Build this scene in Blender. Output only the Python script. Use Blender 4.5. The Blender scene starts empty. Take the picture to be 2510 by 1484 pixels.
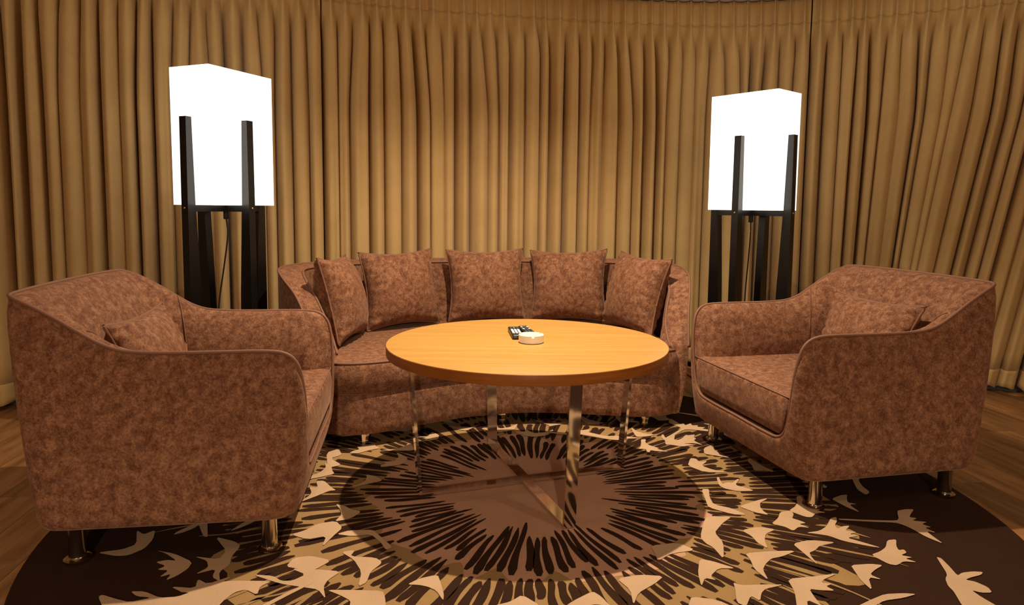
import bpy, math, random
from mathutils import Vector, Matrix
random.seed(7)
S = bpy.context.scene
COL = S.collection
PI = math.pi

# ------------------------------------------------------------------ camera, world, lights, exposure
cd = bpy.data.cameras.new('camera'); cam = bpy.data.objects.new('camera', cd); COL.objects.link(cam)
FPX, CYPX, PITCH, ROLL, EYE = 1703.4, 662.8, 0.0923, 0.0101, 1.2
cd.sensor_fit = 'HORIZONTAL'; cd.sensor_width = 36.0; cd.lens = 36.0 * FPX / 2510.0
cd.shift_y = -(742.0 - CYPX) / 2510.0
cd.clip_start = 0.05; cd.clip_end = 60
cam.location = (0, 0, EYE)
cam.matrix_world = Matrix.Translation((0, 0, EYE)) @ Matrix.Rotation(PI / 2 - PITCH, 4, 'X') @ Matrix.Rotation(ROLL, 4, 'Z')
S.camera = cam
w = bpy.data.worlds.new('world'); S.world = w; w.use_nodes = True
w.node_tree.nodes['Background'].inputs[0].default_value = (1, .8, .6, 1)
w.node_tree.nodes['Background'].inputs[1].default_value = 0.01
S.view_settings.view_transform = 'Standard'; S.view_settings.look = 'None'
S.view_settings.exposure = 0.0; S.view_settings.gamma = 1.0; S.view_settings.use_curve_mapping = False
WARM = (1.0, .84, .64)
def spot(loc, power, size=172, blend=.35, rad=.03, col=WARM):
    l = bpy.data.lights.new('lamp_or_fill_spot', 'SPOT'); l.energy = power; l.color = col
    l.spot_size = math.radians(size); l.spot_blend = blend; l.shadow_soft_size = rad
    o = bpy.data.objects.new('lamp_or_fill_spot', l); COL.objects.link(o); o.location = loc
    return o
spot((.12, 3.12, 2.84), 440, 130, 1.0, .02)
spot((.35, -4.6, 2.38), 980, 172, .35, .05)
for x, y, p in ((-1.9, 1.0, 9), (1.7, .9, 34)):
    spot((x, y, 2.84), p, 172, .35, .05)
for x, y in ((-2.6, 2.95), (-1.35, 3.55), (-.05, 4.0), (1.25, 4.25), (2.45, 4.0), (3.4, 3.3)):   # added row of unseen fill spots, brightening the upper curtain
    spot((x, y, 2.86), 9, 176, .3, .10, (1.0, .88, .68))

# ------------------------------------------------------------------ materials
def newmat(name):
    m = bpy.data.materials.new(name); m.use_nodes = True
    nt = m.node_tree; b = nt.nodes['Principled BSDF']
    return m, nt, b
def N(nt, t, **kw):
    n = nt.nodes.new(t)
    for k, v in kw.items():
        if k.startswith('i_'): n.inputs[k[2:].replace('_', ' ')].default_value = v
        else: setattr(n, k, v)
    return n
def ramp(nt, stops):
    r = nt.nodes.new('ShaderNodeValToRGB'); e = r.color_ramp.elements
    while len(e) < len(stops): e.new(.5)
    for i, (p, c) in enumerate(stops): e[i].position = p; e[i].color = (*c, 1)
    return r
def plain(name, col, rough=.5, metal=0.0, **kw):
    m, nt, b = newmat(name)
    b.inputs['Base Color'].default_value = (*col, 1); b.inputs['Roughness'].default_value = rough; b.inputs['Metallic'].default_value = metal
    for k, v in kw.items(): b.inputs[k].default_value = v
    return m
def mottled(name, stops, scale=14, fine=70, rough=.85, bump=.15, sheen=.35, stretch=(1, 1, 1)):
    m, nt, b = newmat(name); L = nt.links.new
    tc = N(nt, 'ShaderNodeTexCoord'); mp = N(nt, 'ShaderNodeMapping'); mp.inputs['Scale'].default_value = stretch
    L(tc.outputs['Object'], mp.inputs['Vector'])
    n1 = N(nt, 'ShaderNodeTexNoise', i_Scale=scale, i_Detail=8.0, i_Roughness=.62, i_Distortion=.35)
    n2 = N(nt, 'ShaderNodeTexNoise', i_Scale=fine, i_Detail=4.0, i_Roughness=.65, i_Distortion=.5)
    L(mp.outputs[0], n1.inputs['Vector']); L(mp.outputs[0], n2.inputs['Vector'])
    mx = N(nt, 'ShaderNodeMix'); mx.inputs[0].default_value = .45
    L(n1.outputs['Fac'], mx.inputs[2]); L(n2.outputs['Fac'], mx.inputs[3])
    r = ramp(nt, stops); L(mx.outputs[0], r.inputs[0]); L(r.outputs[0], b.inputs['Base Color'])
    bp = N(nt, 'ShaderNodeBump', i_Strength=bump, i_Distance=.004); L(n2.outputs['Fac'], bp.inputs['Height']); L(bp.outputs[0], b.inputs['Normal'])
    b.inputs['Roughness'].default_value = rough; b.inputs['Sheen Weight'].default_value = sheen; b.inputs['Sheen Roughness'].default_value = .45
    b.inputs['Sheen Tint'].default_value = (1, .58, .36, 1); b.inputs['Specular IOR Level'].default_value = .25
    return m
M = {}
M['suede'] = mottled('suede', [(.40, (.100, .034, .0145)), (.50, (.180, .074, .035)), (.61, (.295, .137, .070))], 34, 140, sheen=.16)
M['suede_edge'] = plain('suede_piping', (.19, .08, .042), .7)
M['shade'], nt, b = newmat('lamp_shade_glow')
b.inputs['Base Color'].default_value = (.9, .88, .84, 1); b.inputs['Emission Color'].default_value = (1, .95, .86, 1); b.inputs['Emission Strength'].default_value = 1.7
M['black_wood'] = plain('black_stained_wood', (.006, .0045, .0035), .32)
M['brass'] = plain('brass', (.8, .5, .2), .25, 1.0)
M['cable'] = plain('black_cable', (.006, .006, .006), .5)
M['chrome'] = plain('polished_chrome', (.78, .74, .68), .07, 1.0)
M['leg_metal'] = plain('brushed_leg_metal', (.66, .60, .50), .14, 1.0)
M['white_ceramic'] = plain('white_ceramic', (.86, .84, .80), .12)
M['black_plastic'] = plain('black_plastic', (.008, .008, .009), .3)
M['dark_key'] = plain('dark_grey_key', (.05, .055, .06), .4)
M['white_key'] = plain('white_key', (.75, .76, .78), .4)
M['green_key'] = plain('green_key', (.10, .30, .12), .4)
M['plaster'] = plain('plaster', (.34, .27, .19), .9)
M['ceiling_paint'] = plain('ceiling_paint', (.55, .53, .47), .95)
M['skirting'] = plain('dark_skirting', (.02, .016, .012), .5)
M['clear'] = plain('clear_acrylic', (.95, .9, .82), .05, 0, **{'Transmission Weight': .85, 'IOR': 1.45})

def wood(name, c1, c2, c3, scale, rough, rnd=0.0, coat=0.0):
    m, nt, b = newmat(name); L = nt.links.new
    tc = N(nt, 'ShaderNodeTexCoord'); mp = N(nt, 'ShaderNodeMapping'); mp.inputs['Scale'].default_value = scale
    L(tc.outputs['Object'], mp.inputs['Vector'])
    oi = N(nt, 'ShaderNodeObjectInfo')
    add = N(nt, 'ShaderNodeVectorMath', operation='ADD'); L(mp.outputs[0], add.inputs[0])
    cx = N(nt, 'ShaderNodeCombineXYZ'); mu = N(nt, 'ShaderNodeMath', operation='MULTIPLY'); mu.inputs[1].default_value = 37.0 * (1 if rnd else 0)
    L(oi.outputs['Random'], mu.inputs[0]); L(mu.outputs[0], cx.inputs[0]); L(mu.outputs[0], cx.inputs[2]); L(cx.outputs[0], add.inputs[1])
    n1 = N(nt, 'ShaderNodeTexNoise', i_Scale=1.0, i_Detail=7.0, i_Roughness=.62, i_Distortion=.35)
    L(add.outputs[0], n1.inputs['Vector'])
    r = ramp(nt, [(.3, c1), (.5, c2), (.72, c3)]); L(n1.outputs['Fac'], r.inputs[0])
    hs = N(nt, 'ShaderNodeHueSaturation'); L(r.outputs[0], hs.inputs['Color'])
    mr = N(nt, 'ShaderNodeMapRange'); mr.inputs[3].default_value = 1 - rnd; mr.inputs[4].default_value = 1 + rnd
    L(oi.outputs['Random'], mr.inputs[0]); L(mr.outputs[0], hs.inputs['Value'])
    L(hs.outputs[0], b.inputs['Base Color'])
    bp = N(nt, 'ShaderNodeBump', i_Strength=.08, i_Distance=.002); L(n1.outputs['Fac'], bp.inputs['Height']); L(bp.outputs[0], b.inputs['Normal'])
    b.inputs['Roughness'].default_value = rough; b.inputs['Coat Weight'].default_value = coat; b.inputs['Coat Roughness'].default_value = .2
    return m
M['oak'] = wood('golden_oak_veneer', (.44, .212, .042), (.51, .258, .056), (.585, .308, .076), (2.2, 55, 55), .38)
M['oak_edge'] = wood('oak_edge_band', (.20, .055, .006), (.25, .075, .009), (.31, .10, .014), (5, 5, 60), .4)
M['plank'] = wood('floor_oak', (.12, .050, .015), (.24, .105, .037), (.36, .17, .065), (22, 2.2, 22), .38, .35)

def cloth(name, c1, c2):
    m, nt, b = newmat(name); L = nt.links.new
    tc = N(nt, 'ShaderNodeTexCoord')
    n1 = N(nt, 'ShaderNodeTexNoise', i_Scale=420.0, i_Detail=2.0)
    n2 = N(nt, 'ShaderNodeTexNoise', i_Scale=5.0, i_Detail=3.0)
    L(tc.outputs['Object'], n1.inputs['Vector']); L(tc.outputs['Object'], n2.inputs['Vector'])
    mx = N(nt, 'ShaderNodeMix'); mx.inputs[0].default_value = .35
    L(n1.outputs['Fac'], mx.inputs[2]); L(n2.outputs['Fac'], mx.inputs[3])
    r = ramp(nt, [(.35, c1), (.65, c2)]); L(mx.outputs[0], r.inputs[0]); L(r.outputs[0], b.inputs['Base Color'])
    b.inputs['Roughness'].default_value = .9; b.inputs['Specular IOR Level'].default_value = .15
    b.inputs['Sheen Weight'].default_value = .12
    return m
M['curtain'] = cloth('gold_curtain_cloth', (.47, .30, .118), (.58, .39, .168))

def carpet(name, c, var=.16):
    m, nt, b = newmat(name); L = nt.links.new
    tc = N(nt, 'ShaderNodeTexCoord')
    n1 = N(nt, 'ShaderNodeTexNoise', i_Scale=330.0, i_Detail=2.0); n2 = N(nt, 'ShaderNodeTexNoise', i_Scale=6.0, i_Detail=3.0)
    L(tc.outputs['Object'], n1.inputs['Vector']); L(tc.outputs['Object'], n2.inputs['Vector'])
    mx = N(nt, 'ShaderNodeMix'); mx.inputs[0].default_value = .4
    L(n1.outputs['Fac'], mx.inputs[2]); L(n2.outputs['Fac'], mx.inputs[3])
    r = ramp(nt, [(.3, tuple(v * (1 - var) for v in c)), (.7, tuple(v * (1 + var) for v in c))]); L(mx.outputs[0], r.inputs[0]); L(r.outputs[0], b.inputs['Base Color'])
    bp = N(nt, 'ShaderNodeBump', i_Strength=.35, i_Distance=.004); L(n1.outputs['Fac'], bp.inputs['Height']); L(bp.outputs[0], b.inputs['Normal'])
    b.inputs['Roughness'].default_value = .95; b.inputs['Specular IOR Level'].default_value = .1
    return m
M['rug_dark'] = carpet('rug_dark_brown', (.034, .0135, .006))
M['rug_pink'] = carpet('rug_rose_tan', (.49, .265, .16))
M['rug_gold'] = carpet('rug_gold', (.31, .182, .070))
M['rug_cream'] = carpet('rug_cream', (.50, .325, .19))

# ------------------------------------------------------------------ helpers
def tag(o, label=None, cat=None, group=None, kind=None):
    if label: o['label'] = label
    if cat: o['category'] = cat
    if group: o['group'] = group
    if kind: o['kind'] = kind
    return o
def empty(name, loc=(0, 0, 0), rz=0.0):
    o = bpy.data.objects.new(name, None); COL.objects.link(o); o.location = loc; o.rotation_euler = (0, 0, rz)
    o.empty_display_size = .1
    return o
def mesh(name, vs, fs, mat, parent=None, smooth=True, auto=None):
    me = bpy.data.meshes.new(name); me.from_pydata([tuple(v) for v in vs], [], fs); me.validate(); me.update()
    me.materials.append(mat)
    me.polygons.foreach_set('use_smooth', [smooth] * len(me.polygons))
    if smooth and auto is not None:
        me.set_sharp_from_angle(angle=math.radians(auto))
    o = bpy.data.objects.new(name, me); COL.objects.link(o)
    if parent: o.parent = parent
    return o
def catmull(P, n, closed=False):
    P = [Vector(p) for p in P]; m = len(P); out = []
    segs = m if closed else m - 1
    for i in range(segs):
        if closed: a, b, c, d = P[(i - 1) % m], P[i], P[(i + 1) % m], P[(i + 2) % m]
        else: a, b, c, d = P[max(i - 1, 0)], P[i], P[i + 1], P[min(i + 2, m - 1)]
        for k in range(n):
            t = k / n
            out.append(.5 * ((2 * b) + (c - a) * t + (2 * a - 5 * b + 4 * c - d) * t * t + (3 * b - a - 3 * c + d) * t ** 3))
    if not closed: out.append(P[-1].copy())
    return out
def resample(P, n, closed=False):
    P = [Vector(p) for p in P]
    Q = P + [P[0]] if closed else P
    d = [0.0]
    for i in range(1, len(Q)): d.append(d[-1] + (Q[i] - Q[i - 1]).length)
    out = []; j = 0
    cnt = n if closed else n - 1
    for k in range(n):
        t = d[-1] * k / cnt
        while j < len(Q) - 2 and d[j + 1] < t: j += 1
        s = (t - d[j]) / max(d[j + 1] - d[j], 1e-9)
        out.append(Q[j].lerp(Q[j + 1], min(max(s, 0), 1)))
    return out
def grid(rows, closed_u=False, closed_v=False, cap0=False, cap1=False):
    """rows: list of equal-length point lists; u runs inside a row, v over rows"""
    n = len(rows[0]); vs = [p for r in rows for p in r]; fs = []
    R = len(rows)
    for j in range(R if closed_v else R - 1):
        for i in range(n if closed_u else n - 1):
            a = j * n + i; b = j * n + (i + 1) % n; c = ((j + 1) % R) * n + (i + 1) % n; d = ((j + 1) % R) * n + i
            fs.append((a, b, c, d))
    if cap0: fs.append(tuple(range(n - 1, -1, -1)))
    if cap1: fs.append(tuple((R - 1) * n + i for i in range(n)))
    return vs, fs
def tube_data(P, r, closed=False, k=8):
    P = [Vector(p) for p in P]; m = len(P); rows = []
    up = Vector((0, 0, 1))
    for i in range(m):
        t = (P[(i + 1) % m] - P[i - 1]) if closed else (P[min(i + 1, m - 1)] - P[max(i - 1, 0)])
        t.normalize()
        a = t.cross(up)
        if a.length < .05: a = t.cross(Vector((0, 1, 0)))
        a.normalize(); b = a.cross(t)
        rr = r(i / (m - 1)) if callable(r) else r
        rows.append([P[i] + a * rr * math.cos(2 * PI * q / k) + b * rr * math.sin(2 * PI * q / k) for q in range(k)])
    return grid(rows, closed_u=True, closed_v=closed, cap0=not closed, cap1=not closed)
def tube(name, P, r, mat, parent=None, closed=False, k=8):
    v, f = tube_data(P, r, closed, k); return mesh(name, v, f, mat, parent)
def box_data(x0, x1, y0, y1, z0, z1, bev=0.0):
    if bev <= 0:
        v = [(x0, y0, z0), (x1, y0, z0), (x1, y1, z0), (x0, y1, z0), (x0, y0, z1), (x1, y0, z1), (x1, y1, z1), (x0, y1, z1)]
        return v, [(3, 2, 1, 0), (4, 5, 6, 7), (0, 1, 5, 4), (1, 2, 6, 5), (2, 3, 7, 6), (3, 0, 4, 7)]
    def loop(z, s):
        o = []
        for cx, cy, a0 in ((x1 - bev, y1 - bev, 0), (x0 + bev, y1 - bev, 90), (x0 + bev, y0 + bev, 180), (x1 - bev, y0 + bev, 270)):
            for q in range(4):
                a = math.radians(a0 + 30 * q); o.append((cx + (bev - s) * math.cos(a), cy + (bev - s) * math.sin(a), z))
        return o
    rows = [loop(z0, bev * .9), loop(z0 + bev * .3, bev * .3), loop(z0 + bev, 0), loop(z1 - bev, 0), loop(z1 - bev * .3, bev * .3), loop(z1, bev * .9)]
    return grid(rows, closed_u=True, cap0=True, cap1=True)
def box(name, x0, x1, y0, y1, z0, z1, mat, parent=None, bev=0.0):
    v, f = box_data(x0, x1, y0, y1, z0, z1, bev)
    return mesh(name, v, f, mat, parent, smooth=bev > 0, auto=50)
def lathe_data(prof, k=32, cx=0, cy=0):
    rows = [[(cx + r * math.cos(2 * PI * i / k), cy + r * math.sin(2 * PI * i / k), z) for i in range(k)] for r, z in prof]
    return grid(rows, closed_u=True, cap0=True, cap1=True)
def lathe(name, prof, mat, parent=None, k=32, cx=0, cy=0, auto=40):
    v, f = lathe_data(prof, k, cx, cy); return mesh(name, v, f, mat, parent, True, auto)
def merge(parts):
    vs, fs = [], []
    for v, f in parts:
        o = len(vs); vs += [tuple(p) for p in v]; fs += [tuple(i + o for i in q) for q in f]
    return vs, fs
def copy_tree(o, parent=None):
    c = o.copy(); COL.objects.link(c); c.parent = parent
    for ch in list(o.children): copy_tree(ch, c)
    return c
def smoothstep(a, b, x):
    t = min(max((x - a) / (b - a), 0), 1); return t * t * (3 - 2 * t)

# ------------------------------------------------------------------ room
X0, X1, Y0, Y1, ZC = -4.3, 4.6, -5.4, 5.9, 2.9
fl = box('floor', X0, X1, Y0, Y1, -.10, -.013, M['plank']); tag(fl, kind='structure')
tag(box('ceiling', X0, X1, Y0, Y1, ZC, ZC + .1, M['ceiling_paint']), kind='structure')
tag(box('wall_back', X0, X1, Y1, Y1 + .12, -.1, ZC, M['plaster']), kind='structure')
tag(box('wall_front', X0, X1, Y0 - .12, Y0, -.1, ZC, M['plaster']), kind='structure')
tag(box('wall_left', X0 - .12, X0, Y0, Y1, -.1, ZC, M['plaster']), kind='structure')
tag(box('wall_right', X1, X1 + .12, Y0, Y1, -.1, ZC, M['plaster']), kind='structure')
# oak planks, laid almost straight away from the seating
PW, PL, PA = .19, 1.45, math.atan(.13)
pv, pf = box_data(-PW / 2 + .001, PW / 2 - .001, -PL / 2 + .001, PL / 2 - .001, -.0128, 0)
pm = bpy.data.meshes.new('plank'); pm.from_pydata(pv, [], pf); pm.materials.append(M['plank'])
ca, sa = math.cos(PA), math.sin(PA)
for i in range(-28, 29):
    off = (i * .61) % 1.0
    for j in range(-5, 6):
        lx = .1 + i * PW; ly = (j + off) * PL + 1.5
        ok = True
        for dx in (-PW / 2, PW / 2):
            for dy in (-PL / 2, PL / 2):
                x = (lx + dx) * ca - (ly + dy) * sa; y = (lx + dx) * sa + (ly + dy) * ca
                if not (X0 < x < X1 and -1.2 < y < Y1): ok = False
        if not ok: continue
        o = bpy.data.objects.new('plank', pm); COL.objects.link(o); o.parent = fl
        o.location = (lx * ca - ly * sa, lx * sa + ly * ca, 0); o.rotation_euler = (0, 0, PA)

# ------------------------------------------------------------------ curtains on a bowed track
TRACK = catmull([(-5.0, 2.6, 0), (-4.2, 3.2, 0), (-2.95, 3.95, 0), (-1.13, 4.70, 0), (-.06, 5.0, 0), (1.3, 5.21, 0), (2.14, 5.07, 0), (3.06, 4.65, 0), (3.75, 4.2, 0), (4.4, 3.6, 0), (4.9, 3.0, 0)], 40)
TL = [0.0]
for i in range(1, len(TRACK)): TL.append(TL[-1] + (TRACK[i] - TRACK[i - 1]).length)
def track(s):
    lo, hi = 0, len(TL) - 1
    s = min(max(s, 0), TL[-1] - 1e-4)
    while hi - lo > 1:
        m = (lo + hi) // 2
        if TL[m] <= s: lo = m
        else: hi = m
    t = (s - TL[lo]) / (TL[hi] - TL[lo])
    p = TRACK[lo].lerp(TRACK[hi], t); a = TRACK[max(lo - 2, 0)]; b = TRACK[min(hi + 2, len(TRACK) - 1)]
    tan = (b - a).normalized(); nor = Vector((tan.y, -tan.x, 0))   # towards the room
    return p, tan, nor
def s_at_x(x):
    for i in range(len(TRACK)):
        if TRACK[i].x >= x:
            q = (x - TRACK[i - 1].x) / (TRACK[i].x - TRACK[i - 1].x) if i else 0
            return TL[i - 1] + (TL[i] - TL[i - 1]) * q if i else 0
    return TL[-1]
ZP, ZT, ZB = 2.52, 2.69, .035
def make_curtain(label, x0, x1, seed, lean=lambda s: 0.0):
    rnd = random.Random(seed)
    sa_, sb_ = s_at_x(x0), s_at_x(x1)
    n = max(4, int(round((sb_ - sa_) / .098)))
    edges = [sa_ + (sb_ - sa_) * i / n for i in range(n + 1)]
    for i in range(1, n): edges[i] += rnd.uniform(-.014, .014)
    crest = [rnd.uniform(.095, .14) for _ in range(n)]
    vall = [rnd.choice((-.06, -.03, 0.0, 0.0, .03, .05, .07)) for _ in range(n + 1)]
    # lower down neighbouring pleats drift sideways
    wl = [rnd.choice((.72, .85, 1.0, 1.15, 1.35)) for _ in range(n)]
    drift = [0.0] * (n + 1)
    for g0 in range(0, n, 5):
        g1 = min(g0 + 5, n); tot = sum(wl[g0:g1]); x = edges[g0]
        for i in range(g0, g1 - 1):
            x += (edges[g1] - edges[g0]) * wl[i] / tot; drift[i + 1] = x - edges[i + 1]
        if g0: drift[g0] = rnd.uniform(-.02, .02)
    ome = [rnd.uniform(.04, .20) for _ in range(n)]
    skew = [rnd.uniform(-1.6, 1.6) for _ in range(n)]
    flat = [rnd.uniform(.34, .75) for _ in range(n)]
    rip = [rnd.uniform(0, .016) for _ in range(n)]; rph = [rnd.uniform(0, 6.28) for _ in range(n)]
    K = 20
    zs = [ZT, ZT - .03, ZT - .07, ZP + .04, ZP + .015, ZP, ZP - .02, ZP - .05, ZP - .1, ZP - .17, ZP - .27, ZP - .4] + [ZP - .4 - (ZP - .4 - ZB - .12) * i / 18 for i in range(1, 19)] + [ZB + .10, ZB + .095, ZB + .03, ZB]
    rows = []
    for z in zs:
        r = []
        if z >= ZP: pinch = 1 - smoothstep(ZP, ZT, z) * .9; body = 0
        else: body = smoothstep(ZP, ZP - .26, z); pinch = 1
        low = smoothstep(ZP - .05, 1.75, z)
        for i in range(n):
            e0 = edges[i] + drift[i] * low - lean(edges[i]) * max(ZP - z, 0); e1 = edges[i + 1] + drift[i + 1] * low - lean(edges[i + 1]) * max(ZP - z, 0)
            wd = e1 - e0
            for k in range(K + (1 if i == n - 1 else 0)):
                f = k / K
                ff = f + skew[i] * .07 * math.sin(PI * f) ** 2 * (.3 + .7 * low)
                th = 2 * PI * f
                cr = .5 - .5 * math.cos(th)                 # 0 in the valley, 1 on the fold
                g = math.exp(-((f - .5) / .17) ** 2)
                fl = .016 * g * math.cos((f - .5) * 2 * PI * 5.0)
                if z >= ZP:
                    d = .035 + .055 * g * (.5 + .5 * pinch) + fl * (1 - pinch)
                    sft = 0
                else:
                    va = vall[i] * (1 - f) + vall[i + 1] * f
                    full = va * (.35 + .65 * low) + (crest[i] - va * (.35 + .65 * low)) * cr ** flat[i] + rip[i] * math.sin(2 * th + rph[i]) * low * cr
                    d = (1 - body) * (.035 + .055 * g + .6 * fl * math.exp(-((ZP - z) / .06) ** 2)) + body * full
                    sft = -body * ome[i] * wd * math.sin(th)
                p, tan, nor = track(e0 + wd * ff)
                q = p + nor * (d - .045) + tan * sft
                zz = z
                if z <= ZB + .03: zz = z + .012 * math.sin(e0 * 9 + th)
                r.append((q.x, q.y, zz))
        rows.append(r)
    root = empty('curtain', (track((sa_ + sb_) / 2)[0].x, track((sa_ + sb_) / 2)[0].y, 0)); tag(root, label, 'curtain', 'pleated curtains hanging along the bowed track')
    ox, oy = root.location.x, root.location.y
    sh = lambda R: [[(a - ox, b - oy, c) for a, b, c in r] for r in R]
    for nm, R in (('heading', rows[:6]), ('drape', rows[5:-4]), ('hem', rows[-5:])):
        v, f = grid(sh(R)); o = mesh(nm, v, f, M['curtain'], root)
        sol = o.modifiers.new('thickness', 'SOLIDIFY'); sol.thickness = .002; sol.offset = -1
    return root
make_curtain('floor-length gold pleated curtain behind the floor lamp on the remote controls\' side', -4.05, -1.262, 3)
make_curtain('widest floor-length gold pleated curtain, hanging behind the curved sofa', -1.254, 2.106, 11)
make_curtain('floor-length gold curtain with leaning folds behind the armchair on the ashtray\'s side', 2.114, 4.3, 23, lambda s: .16 * smoothstep(s_at_x(2.15), s_at_x(3.3), s))
# pelmet soffit and dark skirting following the track
def strip(name, z0, z1, d0, d1, mat):
    rows = []
    for i in range(0, len(TRACK), 4):
        p, t, nn = track(TL[i])
        if not (X0 + .02 < p.x < X1 - .02): continue
        rows.append([p + nn * d0 + Vector((0, 0, z0)), p + nn * d1 + Vector((0, 0, z0)), p + nn * d1 + Vector((0, 0, z1)), p + nn * d0 + Vector((0, 0, z1))])
    v, f = grid(rows, closed_u=True, cap0=True, cap1=True); o = mesh(name, v, f, mat, None, False); tag(o, kind='structure'); return o
strip('trim_1', 2.695, ZC, -.14, .05, M['ceiling_paint'])
strip('baseboard_back', 0, .09, -.10, -.06, M['skirting'])

# ------------------------------------------------------------------ rug
RC = Vector((.10, 2.81)); RR = 1.81; ZR = .012; ZF = ZR + .0042      # ZF: top of the raised flowers, where feet stand
rug = empty('round_rug', (RC.x, RC.y, 0))
tag(rug, 'large round dark brown rug with cream palm-like flowers and a radiating rose centre', 'rug')
v, f = lathe_data([(RR - .01, .0), (RR, .004), (RR - .002, .010), (RR - .012, ZR)], 160)
mesh('rug_base', v, f, M['rug_dark'], rug, True, 40)
rr_ = random.Random(5)
# golden field with a ragged border made of the ends of rays
def disc(name, z, mat, fr, n):
    vs = [(0, 0, z)] + [(fr(2 * PI * i / n) * math.cos(2 * PI * i / n), fr(2 * PI * i / n) * math.sin(2 * PI * i / n), z) for i in range(n)]
    return mesh(name, vs, [(0, 1 + i, 1 + (i + 1) % n) for i in range(n)], mat, rug, False)
rag = [rr_.uniform(0, 1) for _ in range(64)]
def lobes(a): 
    x = (a % (2 * PI)) / (2 * PI) * 64; i = int(x); t = x - i; t = t * t * (3 - 2 * t)
    return rag[i % 64] * (1 - t) + rag[(i + 1) % 64] * t
disc('gold_field', ZR + .0006, M['rug_gold'], lambda a: 1.10 + .16 * lobes(a), 256)
disc('rose_field', ZR + .0012, M['rug_pink'], lambda a: .64 + .10 * lobes(a * 1.0 + 1.3), 256)
# dark rays
def ray_poly(a, r0, r1, w0, wm, w1, wob):
    n = 9; Lp, Rp = [], []
    ph = rr_.uniform(0, 6.28); bend = rr_.uniform(-.05, .05)
    for i in range(n):
        t = i / (n - 1); r = r0 + (r1 - r0) * t
        wd = (w0 * (1 - t) ** 2 + 2 * wm * t * (1 - t) * 1.2 + w1 * t * t) * (1 + .25 * math.sin(9 * t + ph))
        if i == 0 or i == n - 1: wd *= .25
        aa = a + bend * t * t + wob * math.sin(5 * t + ph) / r
        c, s = math.cos(aa), math.sin(aa)
        Lp.append((r * c - s * wd / 2, r * s + c * wd / 2)); Rp.append((r * c + s * wd / 2, r * s - c * wd / 2))
    return Lp, Rp
parts = []
zc = ZR + .0018
rag2 = [[rr_.uniform(0, 1) for _ in range(48)] for _ in range(3)]
def wave(a, k):
    x = (a % (2 * PI)) / (2 * PI) * 48; i = int(x); q = x - i; q = q * q * (3 - 2 * q)
    return rag2[k][i % 48] * (1 - q) + rag2[k][(i + 1) % 48] * q
r_start = lambda a: .27 + .13 * wave(a, 0)
r_mid = lambda a: .54 + .20 * wave(a, 1)
r_out = lambda a: .84 + .18 * wave(a, 2)
def add_ray(a, r0, r1, n, frac):
    m = 10; ph = rr_.uniform(0, 6.28); bend = rr_.uniform(-.012, .012); A, B = [], []
    frac *= rr_.uniform(.85, 1.12); tip = rr_.uniform(.06, .24)
    for i in range(m):
        q = i / (m - 1); r = r0 + (r1 - r0) * q
        sh = min(1, (q + .03) / tip) ** .7 * min(1, (1.03 - q) / .10) ** .6
        wd = 2 * PI * r / n * frac * sh * (1 + .10 * math.sin(8 * q + ph))
        aa = a + bend * q + .0035 * math.sin(6 * q + ph) / r
        c, s = math.cos(aa), math.sin(aa)
        A.append((r * c - s * wd / 2, r * s + c * wd / 2)); B.append((r * c + s * wd / 2, r * s - c * wd / 2))
    parts.append(([(x, y, zc) for x, y in A] + [(x, y, zc) for x, y in B], [(i, i + 1, m + i + 1, m + i) for i in range(m - 1)]))
for n, fa, fb, ja, jb, frac, skip in ((100, r_start, r_mid, .07, .04, .72, .07), (140, r_mid, r_out, .04, .04, .82, .07), (168, r_out, lambda a: 1.16 + .20 * wave(a, 0), .04, .07, .86, .05)):
    for i in range(n):
        if rr_.random() < skip: continue
        a = 2 * PI * (i + rr_.uniform(-.10, .10)) / n
        add_ray(a, fa(a) + rr_.uniform(.008, ja), fb(a) - rr_.uniform(-.004, jb), n, frac)
v, f = merge(parts); o = mesh('dark_rays', v, f, M['rug_dark'], rug, False); tag(o, kind='stuff')
# thin golden stems running out beyond the field
parts = []
for i in range(36):
    a = rr_.uniform(0, 2 * PI)
    A, B = ray_poly(a, rr_.uniform(.95, 1.1), rr_.uniform(1.25, 1.5), .012, .011, .007, .01)
    parts.append(([(x, y, ZR + .0024) for x, y in A] + [(x, y, ZR + .0024) for x, y in B], [(k, k + 1, len(A) + k + 1, len(A) + k) for k in range(len(A) - 1)]))
v, f = merge(parts); o = mesh('gold_stems', v, f, M['rug_gold'], rug, False); tag(o, kind='stuff')
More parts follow.
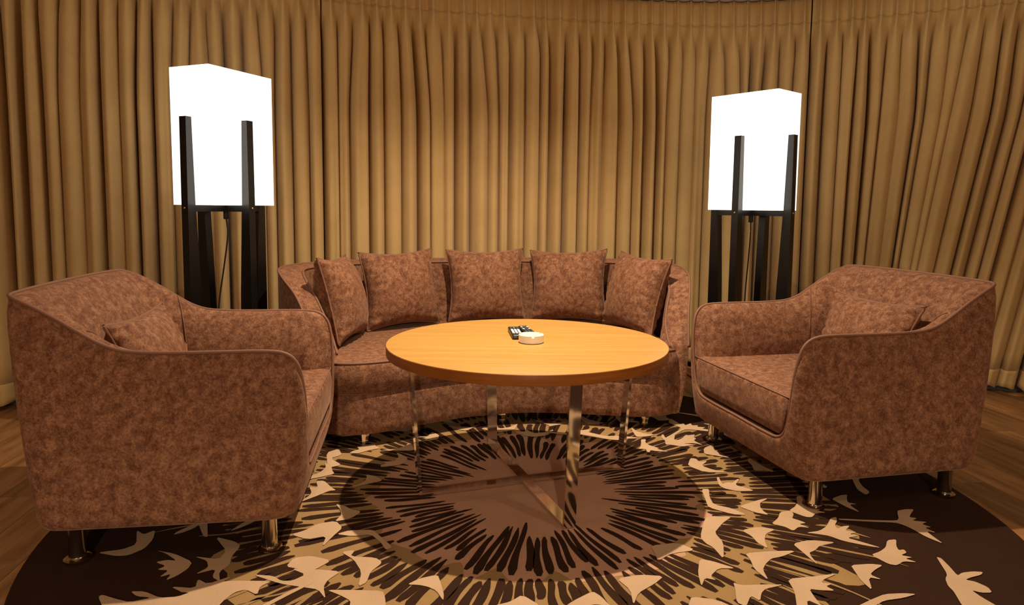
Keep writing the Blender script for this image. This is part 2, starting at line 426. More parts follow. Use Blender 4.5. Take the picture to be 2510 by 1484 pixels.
# cream palm flowers: those seen best, outlined on the rug plane (metres from the rug's centre)
MOTIFS = [
    [(1.434, -0.16), (1.472, -0.146), (1.508, -0.145), (1.469, -0.19), (1.448, -0.217), (1.473, -0.226), (1.442, -0.247), (1.494, -0.258), (1.462, -0.275), (1.484, -0.302), (1.455, -0.305), (1.475, -0.346), (1.445, -0.335), (1.445, -0.373), (1.449, -0.432), (1.417, -0.379), (1.402, -0.317), (1.388, -0.286), (1.368, -0.266), (1.266, -0.26), (1.161, -0.247), (1.166, -0.236), (1.274, -0.245), (1.382, -0.249), (1.402, -0.227), (1.417, -0.191)],
    [(1.136, -0.233), (1.163, -0.221), (1.15, -0.257), (1.125, -0.292), (1.121, -0.322), (1.153, -0.299), (1.18, -0.296), (1.143, -0.336), (1.182, -0.346), (1.145, -0.364), (1.174, -0.377), (1.123, -0.392), (1.159, -0.421), (1.21, -0.465), (1.176, -0.456), (1.097, -0.417), (1.065, -0.379), (1.021, -0.363), (0.989, -0.356), (1.046, -0.34), (1.088, -0.304)],
    [(1.26, -0.408), (1.297, -0.4), (1.27, -0.449), (1.261, -0.481), (1.283, -0.474), (1.28, -0.498), (1.25, -0.515), (1.282, -0.531), (1.251, -0.538), (1.279, -0.564), (1.236, -0.557), (1.197, -0.585), (1.174, -0.577), (1.146, -0.515), (1.192, -0.49), (1.227, -0.46)],
    [(1.366, -0.525), (1.377, -0.534), (1.371, -0.589), (1.361, -0.647), (1.387, -0.628), (1.43, -0.619), (1.461, -0.622), (1.443, -0.64), (1.395, -0.658), (1.371, -0.671), (1.396, -0.683), (1.414, -0.715), (1.406, -0.746), (1.371, -0.747), (1.35, -0.733), (1.355, -0.77), (1.372, -0.825), (1.332, -0.865), (1.258, -0.866), (1.266, -0.816), (1.289, -0.741), (1.291, -0.709), (1.308, -0.668), (1.333, -0.638), (1.355, -0.562)],
    [(0.961, -0.183), (1.007, -0.169), (1.008, -0.2), (0.986, -0.237), (1.005, -0.254), (1.024, -0.277), (0.992, -0.286), (1.023, -0.317), (0.983, -0.308), (0.948, -0.343), (0.931, -0.31), (0.888, -0.286), (0.932, -0.238)],
    [(0.814, -0.136), (0.866, -0.102), (0.923, -0.068), (0.962, -0.054), (0.911, -0.101), (0.898, -0.14), (0.897, -0.172), (0.907, -0.212), (0.859, -0.188)],
    [(0.812, 0.161), (0.824, 0.169), (0.814, 0.085), (0.842, 0.108), (0.864, 0.101), (0.9, 0.148), (0.906, 0.14), (0.868, 0.079), (0.906, 0.05), (0.931, 0.019), (0.859, 0.013), (0.809, 0.041), (0.797, 0.077)],
    [(1.042, -0.586), (1.114, -0.576), (1.152, -0.584), (1.107, -0.616), (1.077, -0.645), (1.1, -0.676), (1.063, -0.662), (1.035, -0.741), (1.029, -0.681), (1.036, -0.63)],
    [(0.794, -0.677), (0.893, -0.659), (0.973, -0.64), (0.91, -0.679), (0.896, -0.696), (0.928, -0.704), (0.9, -0.718), (0.918, -0.744), (0.874, -0.742), (0.84, -0.735), (0.837, -0.787), (0.839, -0.831), (0.808, -0.795), (0.788, -0.853), (0.755, -0.854), (0.789, -0.75)],
    [(0.613, -0.701), (0.632, -0.717), (0.695, -0.712), (0.774, -0.711), (0.703, -0.737), (0.682, -0.76), (0.662, -0.805), (0.643, -0.776), (0.61, -0.835), (0.588, -0.814), (0.608, -0.738)],
    [(0.713, -0.514), (0.79, -0.498), (0.901, -0.491), (0.834, -0.533), (0.791, -0.548), (0.758, -0.585), (0.736, -0.621), (0.731, -0.689), (0.709, -0.619), (0.717, -0.556)],
    [(0.545, -0.555), (0.583, -0.568), (0.651, -0.616), (0.592, -0.615), (0.551, -0.665), (0.564, -0.69), (0.53, -0.676), (0.505, -0.728), (0.515, -0.649)],
    [(0.71, 0.031), (0.744, 0.035), (0.723, -0.039), (0.718, -0.119), (0.783, -0.156), (0.821, -0.214), (0.766, -0.208), (0.689, -0.148), (0.696, -0.093)],
    [(0.588, -0.402), (0.649, -0.244), (0.675, -0.226), (0.757, -0.23), (0.709, -0.28), (0.684, -0.315), (0.652, -0.363), (0.662, -0.436), (0.627, -0.558), (0.615, -0.474), (0.598, -0.448)],
    [(0.757, -0.342), (0.826, -0.312), (0.889, -0.331), (0.838, -0.367), (0.815, -0.418), (0.805, -0.48), (0.783, -0.436), (0.78, -0.387)],
    [(0.906, -0.441), (0.98, -0.411), (1.069, -0.428), (0.996, -0.455), (0.967, -0.487), (0.935, -0.507), (0.933, -0.593), (0.916, -0.496)],
    [(0.756, 0.396), (0.781, 0.391), (0.786, 0.348), (0.83, 0.365), (0.783, 0.3), (0.823, 0.25), (0.892, 0.222), (0.777, 0.221), (0.719, 0.298)],
    [(0.943, -0.829), (1.004, -0.792), (1.063, -0.76), (1.126, -0.754), (1.164, -0.758), (1.111, -0.78), (1.043, -0.796), (0.993, -0.829), (0.955, -0.872), (0.914, -0.872)],
    [(-1.308, -0.534), (-1.232, -0.556), (-1.148, -0.609), (-1.143, -0.654), (-1.159, -0.698), (-1.18, -0.725), (-1.181, -0.685), (-1.21, -0.706), (-1.2, -0.663), (-1.24, -0.661), (-1.223, -0.636), (-1.269, -0.613), (-1.238, -0.597), (-1.203, -0.603), (-1.267, -0.552)],
    [(-1.16, -0.573), (-1.07, -0.589), (-1.066, -0.534), (-1.149, -0.432), (-1.065, -0.466), (-1.032, -0.495), (-1.034, -0.572), (-1.018, -0.624), (-1.034, -0.671), (-1.007, -0.728), (-1.043, -0.702), (-1.053, -0.652), (-1.106, -0.687), (-1.081, -0.642), (-1.105, -0.599)],
    [(-1.336, -0.818), (-1.33, -0.807), (-1.276, -0.829), (-1.227, -0.845), (-1.174, -0.82), (-1.223, -0.814), (-1.256, -0.787), (-1.212, -0.787), (-1.15, -0.82), (-1.099, -0.814), (-1.071, -0.787), (-1.049, -0.74), (-0.972, -0.721), (-0.847, -0.721), (-0.872, -0.754), (-0.864, -0.8), (-0.91, -0.77), (-0.937, -0.786), (-0.951, -0.823), (-0.958, -0.875), (-1.061, -0.894), (-1.281, -0.884)],
    [(-0.924, -0.683), (-0.853, -0.69), (-0.818, -0.719), (-0.784, -0.718), (-0.752, -0.68), (-0.811, -0.644), (-0.735, -0.646), (-0.643, -0.659), (-0.673, -0.711), (-0.676, -0.751), (-0.651, -0.818), (-0.688, -0.766), (-0.747, -0.752), (-0.812, -0.737)],
    [(-0.831, -0.633), (-0.824, -0.575), (-0.769, -0.56), (-0.692, -0.589), (-0.733, -0.654), (-0.779, -0.647)],
    [(-1.5, -0.554), (-1.423, -0.53), (-1.396, -0.493), (-1.453, -0.386), (-1.409, -0.422), (-1.385, -0.385), (-1.358, -0.454), (-1.352, -0.523), (-1.382, -0.57), (-1.42, -0.576)],
    [(-1.149, -0.758), (-1.068, -0.766), (-1.083, -0.713), (-1.04, -0.742), (-0.98, -0.689), (-1.013, -0.765), (-1.087, -0.796)],
    [(-0.885, -0.411), (-0.846, -0.379), (-0.812, -0.323), (-0.752, -0.299), (-0.713, -0.354), (-0.731, -0.418), (-0.749, -0.499), (-0.756, -0.419), (-0.816, -0.446)],
    [(-0.979, 0.418), (-0.935, 0.476), (-0.898, 0.393), (-0.941, 0.347), (-0.866, 0.263), (-0.922, 0.229)],
    [(-0.675, -0.533), (-0.629, -0.517), (-0.637, -0.562), (-0.551, -0.568), (-0.52, -0.6), (-0.548, -0.66), (-0.548, -0.724), (-0.569, -0.748), (-0.577, -0.661), (-0.619, -0.584)],
    [(-0.662, -0.768), (-0.578, -0.767), (-0.488, -0.769), (-0.474, -0.807), (-0.461, -0.863), (-0.569, -0.865), (-0.574, -0.825), (-0.618, -0.793)],
    [(0.245, -0.685), (0.323, -0.66), (0.4, -0.668), (0.361, -0.714), (0.299, -0.768), (0.273, -0.834), (0.278, -0.751)],
    [(0.396, -0.466), (0.498, -0.441), (0.549, -0.495), (0.459, -0.519), (0.401, -0.571), (0.401, -0.52)],
    [(0.569, 0.654), (0.589, 0.66), (0.594, 0.649), (0.583, 0.617), (0.591, 0.575), (0.612, 0.552), (0.637, 0.527), (0.621, 0.519), (0.653, 0.495), (0.672, 0.48), (0.616, 0.486), (0.587, 0.498), (0.576, 0.468), (0.564, 0.477), (0.569, 0.512), (0.545, 0.517), (0.513, 0.508), (0.545, 0.537), (0.561, 0.605)],
    [(0.69, 0.73), (0.702, 0.739), (0.701, 0.708), (0.702, 0.669), (0.741, 0.704), (0.755, 0.749), (0.772, 0.767), (0.738, 0.654), (0.756, 0.649), (0.789, 0.683), (0.817, 0.734), (0.831, 0.729), (0.869, 0.742), (0.85, 0.696), (0.859, 0.679), (0.837, 0.646), (0.868, 0.577), (0.831, 0.608), (0.769, 0.601), (0.831, 0.587), (0.754, 0.553), (0.712, 0.578), (0.679, 0.582), (0.69, 0.641), (0.682, 0.691)]]
def flower(name, pts, z, mat=None):
    q = []
    for i in range(len(pts)):                                  # round the corners as woven pile does
        a, b = pts[i], pts[(i + 1) % len(pts)]
        q += [(a[0] + (b[0] - a[0]) * .17, a[1] + (b[1] - a[1]) * .17), (a[0] + (b[0] - a[0]) * .83, a[1] + (b[1] - a[1]) * .83)]
    pts = q
    return mesh(name, [(x, y, z) for x, y in pts], [tuple(range(len(pts)))], mat or M['rug_cream'], rug, False)
for k, pts in enumerate(MOTIFS):
    flower('palm_flower', pts, ZR + .0030 + .00004 * (k % 7))
# the rest of the ring repeats those flowers, turned about the rug's centre
def mid(P): return (sum(p[0] for p in P) / len(P), sum(p[1] for p in P) / len(P))
taken = [mid(P) for P in MOTIFS]
rm = random.Random(21); cnt = 0
for tries in range(700):
    P = rm.choice(MOTIFS[:18]); a = rm.uniform(0, 2 * PI); sc = rm.uniform(.85, 1.1); rsc = rm.uniform(.8, 1.12)
    m = mid(P); R0 = math.hypot(*m)
    c, s = math.cos(a), math.sin(a)
    Q = [((m[0] * rsc + (x - m[0]) * sc) * c - (m[1] * rsc + (y - m[1]) * sc) * s, (m[0] * rsc + (x - m[0]) * sc) * s + (m[1] * rsc + (y - m[1]) * sc) * c) for x, y in P]
    mq = mid(Q)
    if not (.72 < math.hypot(*mq) < 1.5) or max(math.hypot(*q) for q in Q) > 1.7 or min(math.hypot(*q) for q in Q) < .62: continue
    # the outlined side of the rug is complete already
    if any((mq[0] - q[0]) ** 2 + (mq[1] - q[1]) ** 2 < .17 ** 2 for q in taken): continue
    taken.append(mq); flower('palm_flower', Q, ZR + .0034 + .00004 * (cnt % 9)); cnt += 1
    if cnt >= 70: break

# ------------------------------------------------------------------ armchairs
def make_chair(label, loc, rz):
    root = empty('armchair', (loc[0], loc[1], 0), rz); tag(root, label, 'armchair', 'pair of suede tub armchairs')
    HW, HB = .465, .14
    # piping loop C (half, right side x>0): front bottom centre -> corner -> up the front -> along the arm -> back top centre
    half = [(0, -.035, .270), (.12, -.037, .270), (.24, -.038, .271), (.315, -.038, .277), (.360, -.038, .305), (.385, -.040, .36), (.402, -.042, .45), (.416, -.041, .55), (.427, -.030, .635), (.434, -.010, .680), (.441, .024, .703), (.448, .08, .711),
            (.452, .20, .712), (.454, .32, .712), (.455, .42, .714), (.456, .50, .722), (.457, .56, .745), (.457, .62, .785), (.455, .68, .828), (.452, .74, .866), (.446, .785, .889), (.425, .812, .900), (.36, .818, .904), (.24, .822, .906), (.12, .824, .907), (0, .825, .907)]
    hb = [(0, .0), (.12, .0), (.24, .0), (.31, .0), (.36, .0), (.395, .001), (.42, .006), (.438, .014), (.450, .026), (.458, .042), (.463, .065), (HW, .11),
          (HW, .20), (HW, .31), (HW, .40), (HW, .47), (HW, .53), (HW, .59), (HW, .64), (HW, .69), (.458, .735), (.43, .765), (.36, .772), (.24, .775), (.12, .776), (0, .777)]
    hi = [(0, .05), (.12, .05), (.24, .05), (.30, .05), (.31, .06), (.315, .065), (.32, .07), (.325, .075), (.328, .085), (.33, .10), (.33, .12), (.33, .16),
          (.33, .22), (.33, .31), (.33, .39), (.33, .45), (.33, .50), (.328, .54), (.32, .57), (.31, .595), (.295, .61), (.27, .62), (.22, .62), (.15, .62), (.08, .62), (0, .62)]
    half = [(x, y if y < .4 else .4 + (y - .4) * 1.10, z) for x, y, z in half]; hb = [(x, y if y < .4 else .4 + (y - .4) * 1.065) for x, y in hb]; hi = [(x, y if y < .4 else .4 + (y - .4) * 1.15) for x, y in hi]
    def full(h): return h + [(-p[0],) + tuple(p[1:]) for p in reversed(h[1:-1])]
    C = [Vector(p) for p in full(half)]; B = [Vector((p[0], p[1], HB)) for p in full(hb)]; I = [Vector((p[0], p[1], .40)) for p in full(hi)]
    for k, c in enumerate(C):
        if c.z < .40: I[k].z = c.z - .02
    Cs = catmull(C, 3, True); Bs = catmull(B, 3, True); Is = catmull(I, 3, True)
    # outer shell
    rows = []
    nrm = []
    for k in range(len(Bs)):
        t = Bs[(k + 1) % len(Bs)] - Bs[k - 1]; n = Vector((t.y, -t.x, 0)); n.normalize(); nrm.append(n)
    T = [0, .02, .06, .14, .25, .38, .52, .66, .78, .88, .95, .98, 1.0]
    for t in T:
        r = []
        for c, b, n in zip(Cs, Bs, nrm):
            p = c.lerp(b, t); h = max((c.z - HB), .0)
            bul = .012 * math.sin(PI * min(t * 1.0, 1)) ** .8 * min(h / .5, 1)
            p = p + n * (bul + .010 * math.sin(PI * min(t / .1, 1) / 2))
            if t > .95: p = p - n * (.016 * ((t - .95) / .05) ** 2)
            r.append(p)
        rows.append(r)
    v, f = grid(rows, closed_u=True, cap1=True); mesh('shell', v, f, M['suede'], root, True, 70)
    # inner lining
    ctr = Vector((0, .33, 0)); rows = []
    for t in [0, .03, .08, .15, .24, .35, .48, .62, .78, 1.0]:
        r = []
        for c, i_ in zip(Cs, Is):
            h = max(c.z - i_.z, .02)
            # leaves the piping flat, then dives
            hx = 1 - (1 - t) ** 2.1; hz = t ** 1.75
            p = Vector((c.x + (i_.x - c.x) * hx, c.y + (i_.y - c.y) * hx, c.z + (i_.z - c.z) * hz + .010 * math.sin(PI * min(t / .3, 1)) * min(h / .3, 1)))
            r.append(p)
        rows.append(r)
    v, f = grid(rows, closed_u=True); mesh('lining', v, f, M['suede'], root)
    tube('piping', [c + Vector((0, 0, .003)) for c in Cs], .0065, M['suede_edge'], root, True)
    # seams where the back meets the arms, inside
    for s in (-1, 1):
        base = 3 * 17 if s > 0 else len(Cs) - 3 * 17
        tube('seam', [rows[j][base] + Vector((-s * .0015, -.0015, .001)) for j in range(2, 9)], .0022, M['suede_edge'], root, k=6)
    # boxed seat cushion: front follows the U of the piping
    def ring(z, ins, hw):
        o = []
        yf, yb = -.040 + ins, .64
        rr = .035
        for cx, cy, a0 in ((hw - ins - rr, yb - rr, 0), (-hw + ins + rr, yb - rr, 90), (-hw + ins + rr, yf + rr, 180), (hw - ins - rr, yf + rr, 270)):
            for q in range(6):
                a = math.radians(a0 + 18 * q); o.append((cx + rr * math.cos(a), cy + rr * math.sin(a), z))
        return o
    rows = [ring(.285, .02, .345), ring(.295, .006, .352), ring(.33, 0, .372), ring(.40, -.004, .388), ring(.445, 0, .396), ring(.456, .006, .396), ring(.460, .016, .392), ring(.466, .08, .392), ring(.470, .18, .392)]
    v, f = grid(rows, closed_u=True, cap0=True, cap1=True); sc = mesh('seat_cushion', v, f, M['suede'], root, True, 60)
    tube('seat_seam', catmull([Vector(p) + Vector((0, -.001, .001)) for p in rows[5][12:24]], 2), .003, M['suede_edge'], sc, k=6)
    # legs with flanged glides
    for x, y in ((-.405, .085), (.405, .085), (-.405, .70), (.405, .70)):
        g = lathe('leg', [(.0265, ZF + .006), (.0265, HB - .002), (.03, HB + .004)], M['leg_metal'], root, 28, x, y)
        lathe('glide', [(.030, ZF), (.041, ZF + .001), (.042, ZF + .006), (.036, ZF + .010), (.029, ZF + .0115), (.0275, ZF + .014)], M['leg_metal'], g, 28, x, y)
    return root
make_chair('suede tub armchair on the remote controls\' side of the round table', (-.799, 2.712), math.radians(98.2))
make_chair('suede tub armchair on the ashtray\'s side of the round table', (1.047, 3.057), math.radians(-77.3))

# ------------------------------------------------------------------ cushions
def pillow(name, w, h, th, seed, parent, pinch=.12):
    rnd = random.Random(seed); n = 34; F, Bk = [], []
    ph = [rnd.uniform(0, 6.28) for _ in range(8)]
    def P(u, v, s):
        k = pinch
        x = w / 2 * u * (1 - k * (1 - v * v) * abs(u) ** 3); z = h / 2 * v * (1 - k * (1 - u * u) * abs(v) ** 3)
        t = max((1 - u * u) * (1 - v * v), 0) ** .5 * th / 2
        t *= 1 + .05 * math.sin(2.3 * u + ph[0]) * math.cos(1.9 * v + ph[1])
        eu, ev = abs(u) ** 5, abs(v) ** 5
        wr = .006 * (eu * (1 - eu) * 4 * math.sin(23 * v + ph[2] + s) + ev * (1 - ev) * 4 * math.sin(21 * u + ph[3] + s))
        return (x, -s * (t + wr * (1 if t > .003 else 0)), h / 2 + z)
    us = [math.sin(PI / 2 * (2 * i / n - 1)) for i in range(n + 1)]
    for s in (1, -1):
        rows = [[P(u, v, s) for u in us] for v in us]
        (F if s > 0 else Bk).append(rows)
    v1, f1 = grid(F[0]); v2, f2 = grid(Bk[0]); f2 = [tuple(reversed(q)) for q in f2]
    v, f = merge([(v1, f1), (v2, f2)])
    o = mesh(name, v, f, M['suede'], parent)
    bd = [F[0][0][i] for i in range(n)] + [F[0][j][n] for j in range(n)] + [F[0][n][n - i] for i in range(n)] + [F[0][n - j][0] for j in range(n)]
    tube('piping', resample(bd, 120, True), .0055, M['suede_edge'], parent, True, 7)
    return o
def cushion(name, label, group, loc, rz, lean, w, h, th, seed, roll=0):
    root = empty(name, loc, rz); root.rotation_euler = (-math.radians(lean), math.radians(roll), rz)
    tag(root, label, 'cushion', group)
    pillow('cover', w, h, th, seed, root); return root
SC, SR = Vector((0, 3.539)), math.radians(13)
def sofa_pt(lx, ly): return SC.x + lx * math.cos(SR) - ly * math.sin(SR), SC.y + lx * math.sin(SR) + ly * math.cos(SR)
G = 'scatter cushions lined up on the sofa'
for i, (lx, ly, ang, lean, roll, lab) in enumerate((
        (-.80, .50, 74, 14, 2, 'square suede cushion turned sideways at the sofa end nearest the remote controls'),
        (-.485, .85, 25, 11, -1, 'square suede cushion between the sofa\'s middle cushion and the sideways one on the remotes\' side'),
        (.055, .930, -2, 10, -1, 'square suede cushion in the middle of the row of five on the sofa'),
        (.580, .853, -22, 11, -2, 'square suede cushion between the sofa\'s middle cushion and its tilted end cushion'),
        (.828, .49, -77, 15, 2, 'square suede cushion tilted against the sofa end on the ashtray side'))):
    x, y = sofa_pt(lx, ly)
    cushion('scatter_cushion', lab, G, (x, y, .446), SR + math.radians(ang), lean, .51, .48, .24, 40 + i, roll)
def chair_pt(loc, rz, x, y): return loc[0] + x * math.cos(rz) - y * math.sin(rz), loc[1] + x * math.sin(rz) + y * math.cos(rz)
x, y = chair_pt((-.799, 2.712), math.radians(98.2), -.01, .525)
cushion('lumbar_cushion', 'small oblong suede cushion in the armchair on the remote controls\' side', 'lumbar cushions in the armchairs', (x, y, .470), math.radians(98.2), 20, .56, .33, .16, 61)
x, y = chair_pt((1.047, 3.057), math.radians(-77.3), .03, .525)
cushion('lumbar_cushion', 'small oblong suede cushion in the armchair on the ashtray\'s side', 'lumbar cushions in the armchairs', (x, y, .470), math.radians(-77.3), 20, .56, .345, .16, 62)

# ------------------------------------------------------------------ curved sofa
sofa = empty('curved_sofa', (SC.x, SC.y, 0), SR)
tag(sofa, 'long kidney-shaped suede sofa with sloping wings and cushions along its back', 'sofa')
fr = [(-.965, .20), (-.962, .08), (-.935, -.01), (-.87, -.055), (-.76, -.070), (-.62, -.040), (-.48, .018), (-.33, .075), (-.17, .120), (0, .136)]
fr = fr + [(-x, y) for x, y in reversed(fr[:-1])]
bkp = [(1.0, .45), (1.0, .72), (.84, .95), (.45, 1.08), (0, 1.11)]
bkp = bkp + [(-x, y) for x, y in reversed(bkp[:-1])]
plan = catmull([(x, y, 0) for x, y in fr + bkp], 5, True)
def inset(loop, d):
    out = []
    for i, p in enumerate(loop):
        t = loop[(i + 1) % len(loop)] - loop[i - 1]; n = Vector((t.y, -t.x, 0)); n.normalize(); out.append(p - n * d)
    return out
def stack(levels): return [[Vector((p.x, p.y, z)) for p in inset(plan, d)] for z, d in levels]
v, f = grid(stack([(.075, .022), (.078, .008), (.088, .001), (.12, 0), (.25, 0), (.270, .004), (.280, .012)]), closed_u=True, cap0=True, cap1=True)
mesh('base', v, f, M['suede'], sofa, True, 60)
rows = stack([(.280, .012), (.288, .003), (.313, -.009), (.35, -.014), (.39, -.010), (.418, -.001), (.430, .008), (.4365, .018), (.439, .030)])
v, f = grid(rows, closed_u=True, cap0=True, cap1=True)
st = mesh('seat_cushion', v, f, M['suede'], sofa, True, 60)
nf = len(fr) * 5
tube('seat_piping', [p + Vector((0, 0, .002)) for p in rows[6][4:nf - 8]], .006, M['suede_edge'], st)
tube('seat_piping', [p + Vector((0, 0, -.001)) for p in rows[0][4:nf - 8]], .0045, M['suede_edge'], st)
Oh = [(-.975, .03, .447), (-1.0, .09, .53), (-1.04, .17, .64), (-1.09, .26, .73), (-1.16, .40, .80), (-1.195, .57, .832), (-1.16, .79, .838), (-1.01, .99, .838), (-.77, 1.13, .838), (-.40, 1.205, .838), (0, 1.225, .838)]
Nh = [(-.875, .05, .447), (-.905, .17, .53), (-.945, .25, .62), (-.99, .31, .71), (-1.045, .45, .785), (-1.065, .60, .82), (-1.03, .76, .825), (-.90, .91, .825), (-.70, 1.02, .825), (-.37, 1.09, .825), (0, 1.11, .825)]
mir = lambda h: [(x, y + .04 * (1 - smoothstep(.2, .8, y)), z) for x, y, z in h] + [(-x, y - .08 * (1 - smoothstep(.2, .8, y)), z) for x, y, z in reversed(h[:-1])]
O = catmull(mir(Oh), 5); Ni = catmull(mir(Nh), 5)
secs = []
for o_, n_ in zip(O, Ni):
    d = (n_ - o_); d.z = 0; d.normalize()
    sec = [Vector((o_.x, o_.y, 0)) + d * .055 + Vector((0, 0, .078)), Vector((o_.x, o_.y, 0)) + d * .040 + Vector((0, 0, .09))]
    for t in (.3, .6, .85, 1): sec.append(Vector((o_.x, o_.y, 0)) + d * (.040 * (1 - t)) - d * .012 * math.sin(PI * t) + Vector((0, 0, .09 + (o_.z - .09) * t)))
    for t in (.12, .3, .5, .7, .88): sec.append(o_.lerp(n_, t) + Vector((0, 0, .010 * math.sin(PI * t))))
    sec.append(n_)
    for t in (.1, .3, .6, 1): sec.append(Vector((n_.x, n_.y, 0)) + d * (.035 * t + .008 * math.sin(PI * t)) + Vector((0, 0, n_.z + (.41 - n_.z) * t)))
    sec.append(Vector((n_.x, n_.y, 0)) + d * .035 + Vector((0, 0, .078)))
    secs.append(sec)
v, f = grid(secs, closed_u=True, cap0=True, cap1=True)
bk = mesh('backrest', v, f, M['suede'], sofa, True, 60)
tube('outer_piping', [p + Vector((0, 0, .002)) for p in O], .0065, M['suede_edge'], bk)
tube('inner_piping', [p + Vector((0, 0, .003)) for p in Ni], .0065, M['suede_edge'], bk)
for x, y in ((-.75, -.005), (.75, -.005), (0, .20), (-.85, .75), (.85, .75)):
    lathe('leg', [(.018, ZF), (.023, ZF + .002), (.023, .026), (.026, .030), (.025, .036), (.029, .052), (.033, .066), (.0335, .076), (.032, .082)], M['leg_metal'], sofa, 10, x, y, 25)

# ------------------------------------------------------------------ round table
TC = Vector((.066, 2.9104)); TZ = .6276; TR = .590
table = empty('round_coffee_table', (TC.x, TC.y, 0)); tag(table, 'round golden oak coffee table on crossed chrome strip legs', 'table')
v, f = lathe_data([(TR - .004, TZ - .003), (TR - .002, TZ - .001), (TR - .004, TZ)], 160)
lathe('tabletop', [(TR - .05, TZ - .002), (TR - .0015, TZ - .002), (TR - .0015, TZ - .0006), (TR - .003, TZ)], M['oak'], table, 160, auto=30)
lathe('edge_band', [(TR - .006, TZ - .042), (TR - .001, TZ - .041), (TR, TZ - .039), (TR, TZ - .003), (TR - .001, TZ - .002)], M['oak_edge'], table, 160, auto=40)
def strip_frame(ang, zlift):
    hb, ht, wd, th = .467, .508, .024, .006
    c, s = math.cos(ang), math.sin(ang); z0 = ZF + zlift
    path = [(-ht, TZ - .042), (-hb, z0 + th), (hb, z0 + th), (ht, TZ - .042)]
    def leg(sgn):
        a = (sgn * ht, TZ - .042); b = (sgn * hb, z0)
        vs = []
        for (r, z), rin in ((a, ht), (b, hb)):
            for dr in (0, -2 * th):
                for w_ in (-wd, wd):
                    rr = sgn * (rin + dr); vs.append((rr * c - w_ * s, rr * s + w_ * c, z))
        return vs, [(0, 1, 3, 2), (4, 6, 7, 5), (0, 4, 5, 1), (2, 3, 7, 6), (0, 2, 6, 4), (1, 5, 7, 3)]
    for sgn in (1, -1):
        v, f = leg(sgn); mesh('leg', v, f, M['chrome'], table, False)
    v, f = box_data(-hb + 2 * th, hb - 2 * th, -wd, wd, z0, z0 + 2 * th)
    v = [(x * c - y * s, x * s + y * c, z) for x, y, z in v]; mesh('floor_bar', v, f, M['chrome'], table, False)
    v, f = box_data(-ht, ht, -wd, wd, TZ - .054, TZ - .042)
    v = [(x * c - y * s, x * s + y * c, z) for x, y, z in v]; mesh('top_bar', v, f, M['chrome'], table, False)
strip_frame(-1.2292, 0); strip_frame(-1.2292 + PI / 2, .0005)

# ------------------------------------------------------------------ things on the table
ash = empty('ashtray', (.084, 2.893, TZ)); tag(ash, 'round white ceramic ashtray with notched rim on the oak table', 'ashtray')
k = 96; notch = lambda a: min(abs((a - t + PI) % (2 * PI) - PI) for t in (math.radians(-82), math.radians(38), math.radians(158)))
prof = [(.046, 0), (.0515, .002), (.0535, .012), (.0535, .033), (.052, .035), (.0455, .035), (.044, .033), (.042, .012), (.038, .009), (.002, .009)]
rows = []
for r, z in prof:
    row = []
    for i in range(k):
        a = 2 * PI * i / k; zz = z
        if z > .03 and notch(a) < .085: zz = .026
        row.append((r * math.cos(a), r * math.sin(a), zz))
    rows.append(row)
v, f = grid(rows, closed_u=True, cap0=True, cap1=True); mesh('bowl', v, f, M['white_ceramic'], ash, True, 35)

def remote(label, loc, rz, L_, W_, kind):
    r = empty('remote_control', loc, rz); tag(r, label, 'remote', 'remote controls on the table')
    box('body', -W_ / 2, W_ / 2, -L_ / 2, L_ / 2, 0, .020, M['black_plastic'], r, .005)
    def key(x, y, w_, l_, mat): box('key', x - w_ / 2, x + w_ / 2, y - l_ / 2, y + l_ / 2, .0195, .0235, mat, r, .0012)
    for row in range(8):
        yy = L_ / 2 - .022 - row * (L_ - .04) / 7.2
        for cidx in range(3):
            mat = M['dark_key']
            if kind == 'white' and 3 <= row <= 6: mat = M['white_key']
            if kind == 'white' and row == 1 and cidx == 1: mat = M['green_key']
            if kind != 'white' and row in (1, 3) and cidx != 1: mat = M['white_key']
            key((cidx - 1) * W_ * .29, yy, W_ * .22, .011 if mat is not M['white_key'] or kind != 'white' else .017, mat)
    return r
remote('black remote control with a block of large white keys beside the ashtray', (.018, 3.052, TZ), math.radians(6), .215, .048, 'white')
remote('black remote control with small dark keys, partly behind the ashtray', (.070, 3.085, TZ), math.radians(11), .200, .046, 'dark')

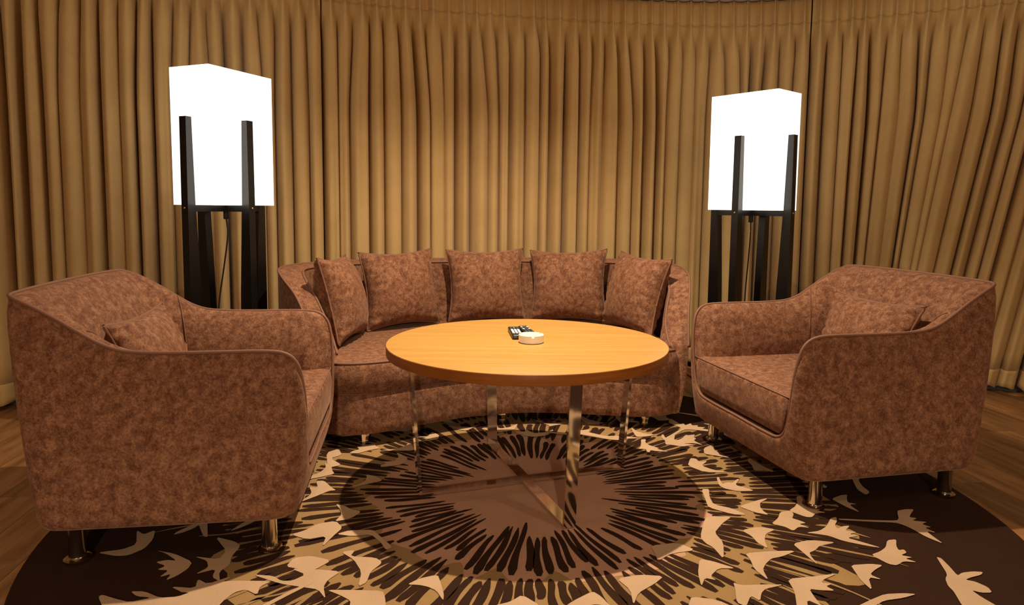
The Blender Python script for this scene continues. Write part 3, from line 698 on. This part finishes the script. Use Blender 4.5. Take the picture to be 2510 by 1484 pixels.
# ------------------------------------------------------------------ floor lamps
def lamp(label, loc, rz):
    SX, SY, ZB_, ZT_ = .44, .263, 1.1888, 1.8827
    r = empty('floor_lamp', (loc[0], loc[1], 0), rz); tag(r, label, 'lamp', 'pair of box-shade floor lamps')
    v, f = box_data(-SX / 2, SX / 2, -SY / 2, SY / 2, ZB_, ZT_, 0)
    mesh('lamp_shade', v, f, M['shade'], r, False)
    rf = .018
    v, f = merge([box_data(-SX / 2, SX / 2, -.02, .02, ZB_ - .034, ZB_ - .001), box_data(-.02, .02, -SY / 2, -.02, ZB_ - .034, ZB_ - .001), box_data(-.02, .02, .02, SY / 2, ZB_ - .034, ZB_ - .001)])
    mesh('shade_frame', v, f, M['black_wood'], r, False)
    tw = .022
    for ax, half in (('x', SX / 2), ('x', -SX / 2), ('y', SY / 2), ('y', -SY / 2)):
        sg = 1 if half > 0 else -1; h = abs(half)
        zs = [0, .35, ZB_ - .45, ZB_ - .035, ZB_, ZB_ + .44]
        inn = [h - .035, h - .032, h - .020, h - .001, h + .002, h + .012]; outr = [h + .052, h + .052, h + .051, h + .050, h + .050, h + .047]
        rows = []
        for z, a, b_ in zip(zs, inn, outr):
            pts = [(a, -tw), (b_, -tw), (b_, tw), (a, tw)]
            rows.append([((sg * p, q, z) if ax == 'x' else (-q if 0 else q, sg * p, z)) for p, q in pts])
        v, f = grid(rows, closed_u=True, cap0=True, cap1=True)
        if (ax == 'x') == (sg < 0): f = [tuple(reversed(q)) for q in f]
        lg = mesh('leg', v, f, M['black_wood'], r, False)
        pz = ZB_ - .016; c = h + .051
        v, f = lathe_data([(.006, -.001), (.006, .003), (.003, .0045)], 14)
        if ax == 'x': v = [(sg * (c + z), x, pz + y) for x, y, z in v]
        else: v = [(x, sg * (c + z), pz + y) for x, y, z in v]
        mesh('bolt', v, f, M['brass'], lg)
    sk = lathe('socket', [(.012, ZB_ - .075), (.014, ZB_ - .07), (.014, ZB_ - .034)], M['cable'], r, 16, 0, 0)
    tube('cord', catmull([(0, 0, ZB_ - .07), (.004, -.004, ZB_ - .16), (-.012, .01, ZB_ - .32), (-.035, .03, ZB_ - .52), (-.05, .05, ZB_ - .80), (-.05, .07, .25), (-.06, .12, .012), (-.10, .20, .006)], 6), .0042, M['cable'], r)
    return r
lamp('lit white box-shade floor lamp behind the armchair on the remote controls\' side', (-1.542, 3.751), 1.1737)
lamp('lit white box-shade floor lamp behind the armchair on the ashtray\'s side', (1.4676, 4.293), -.8644)
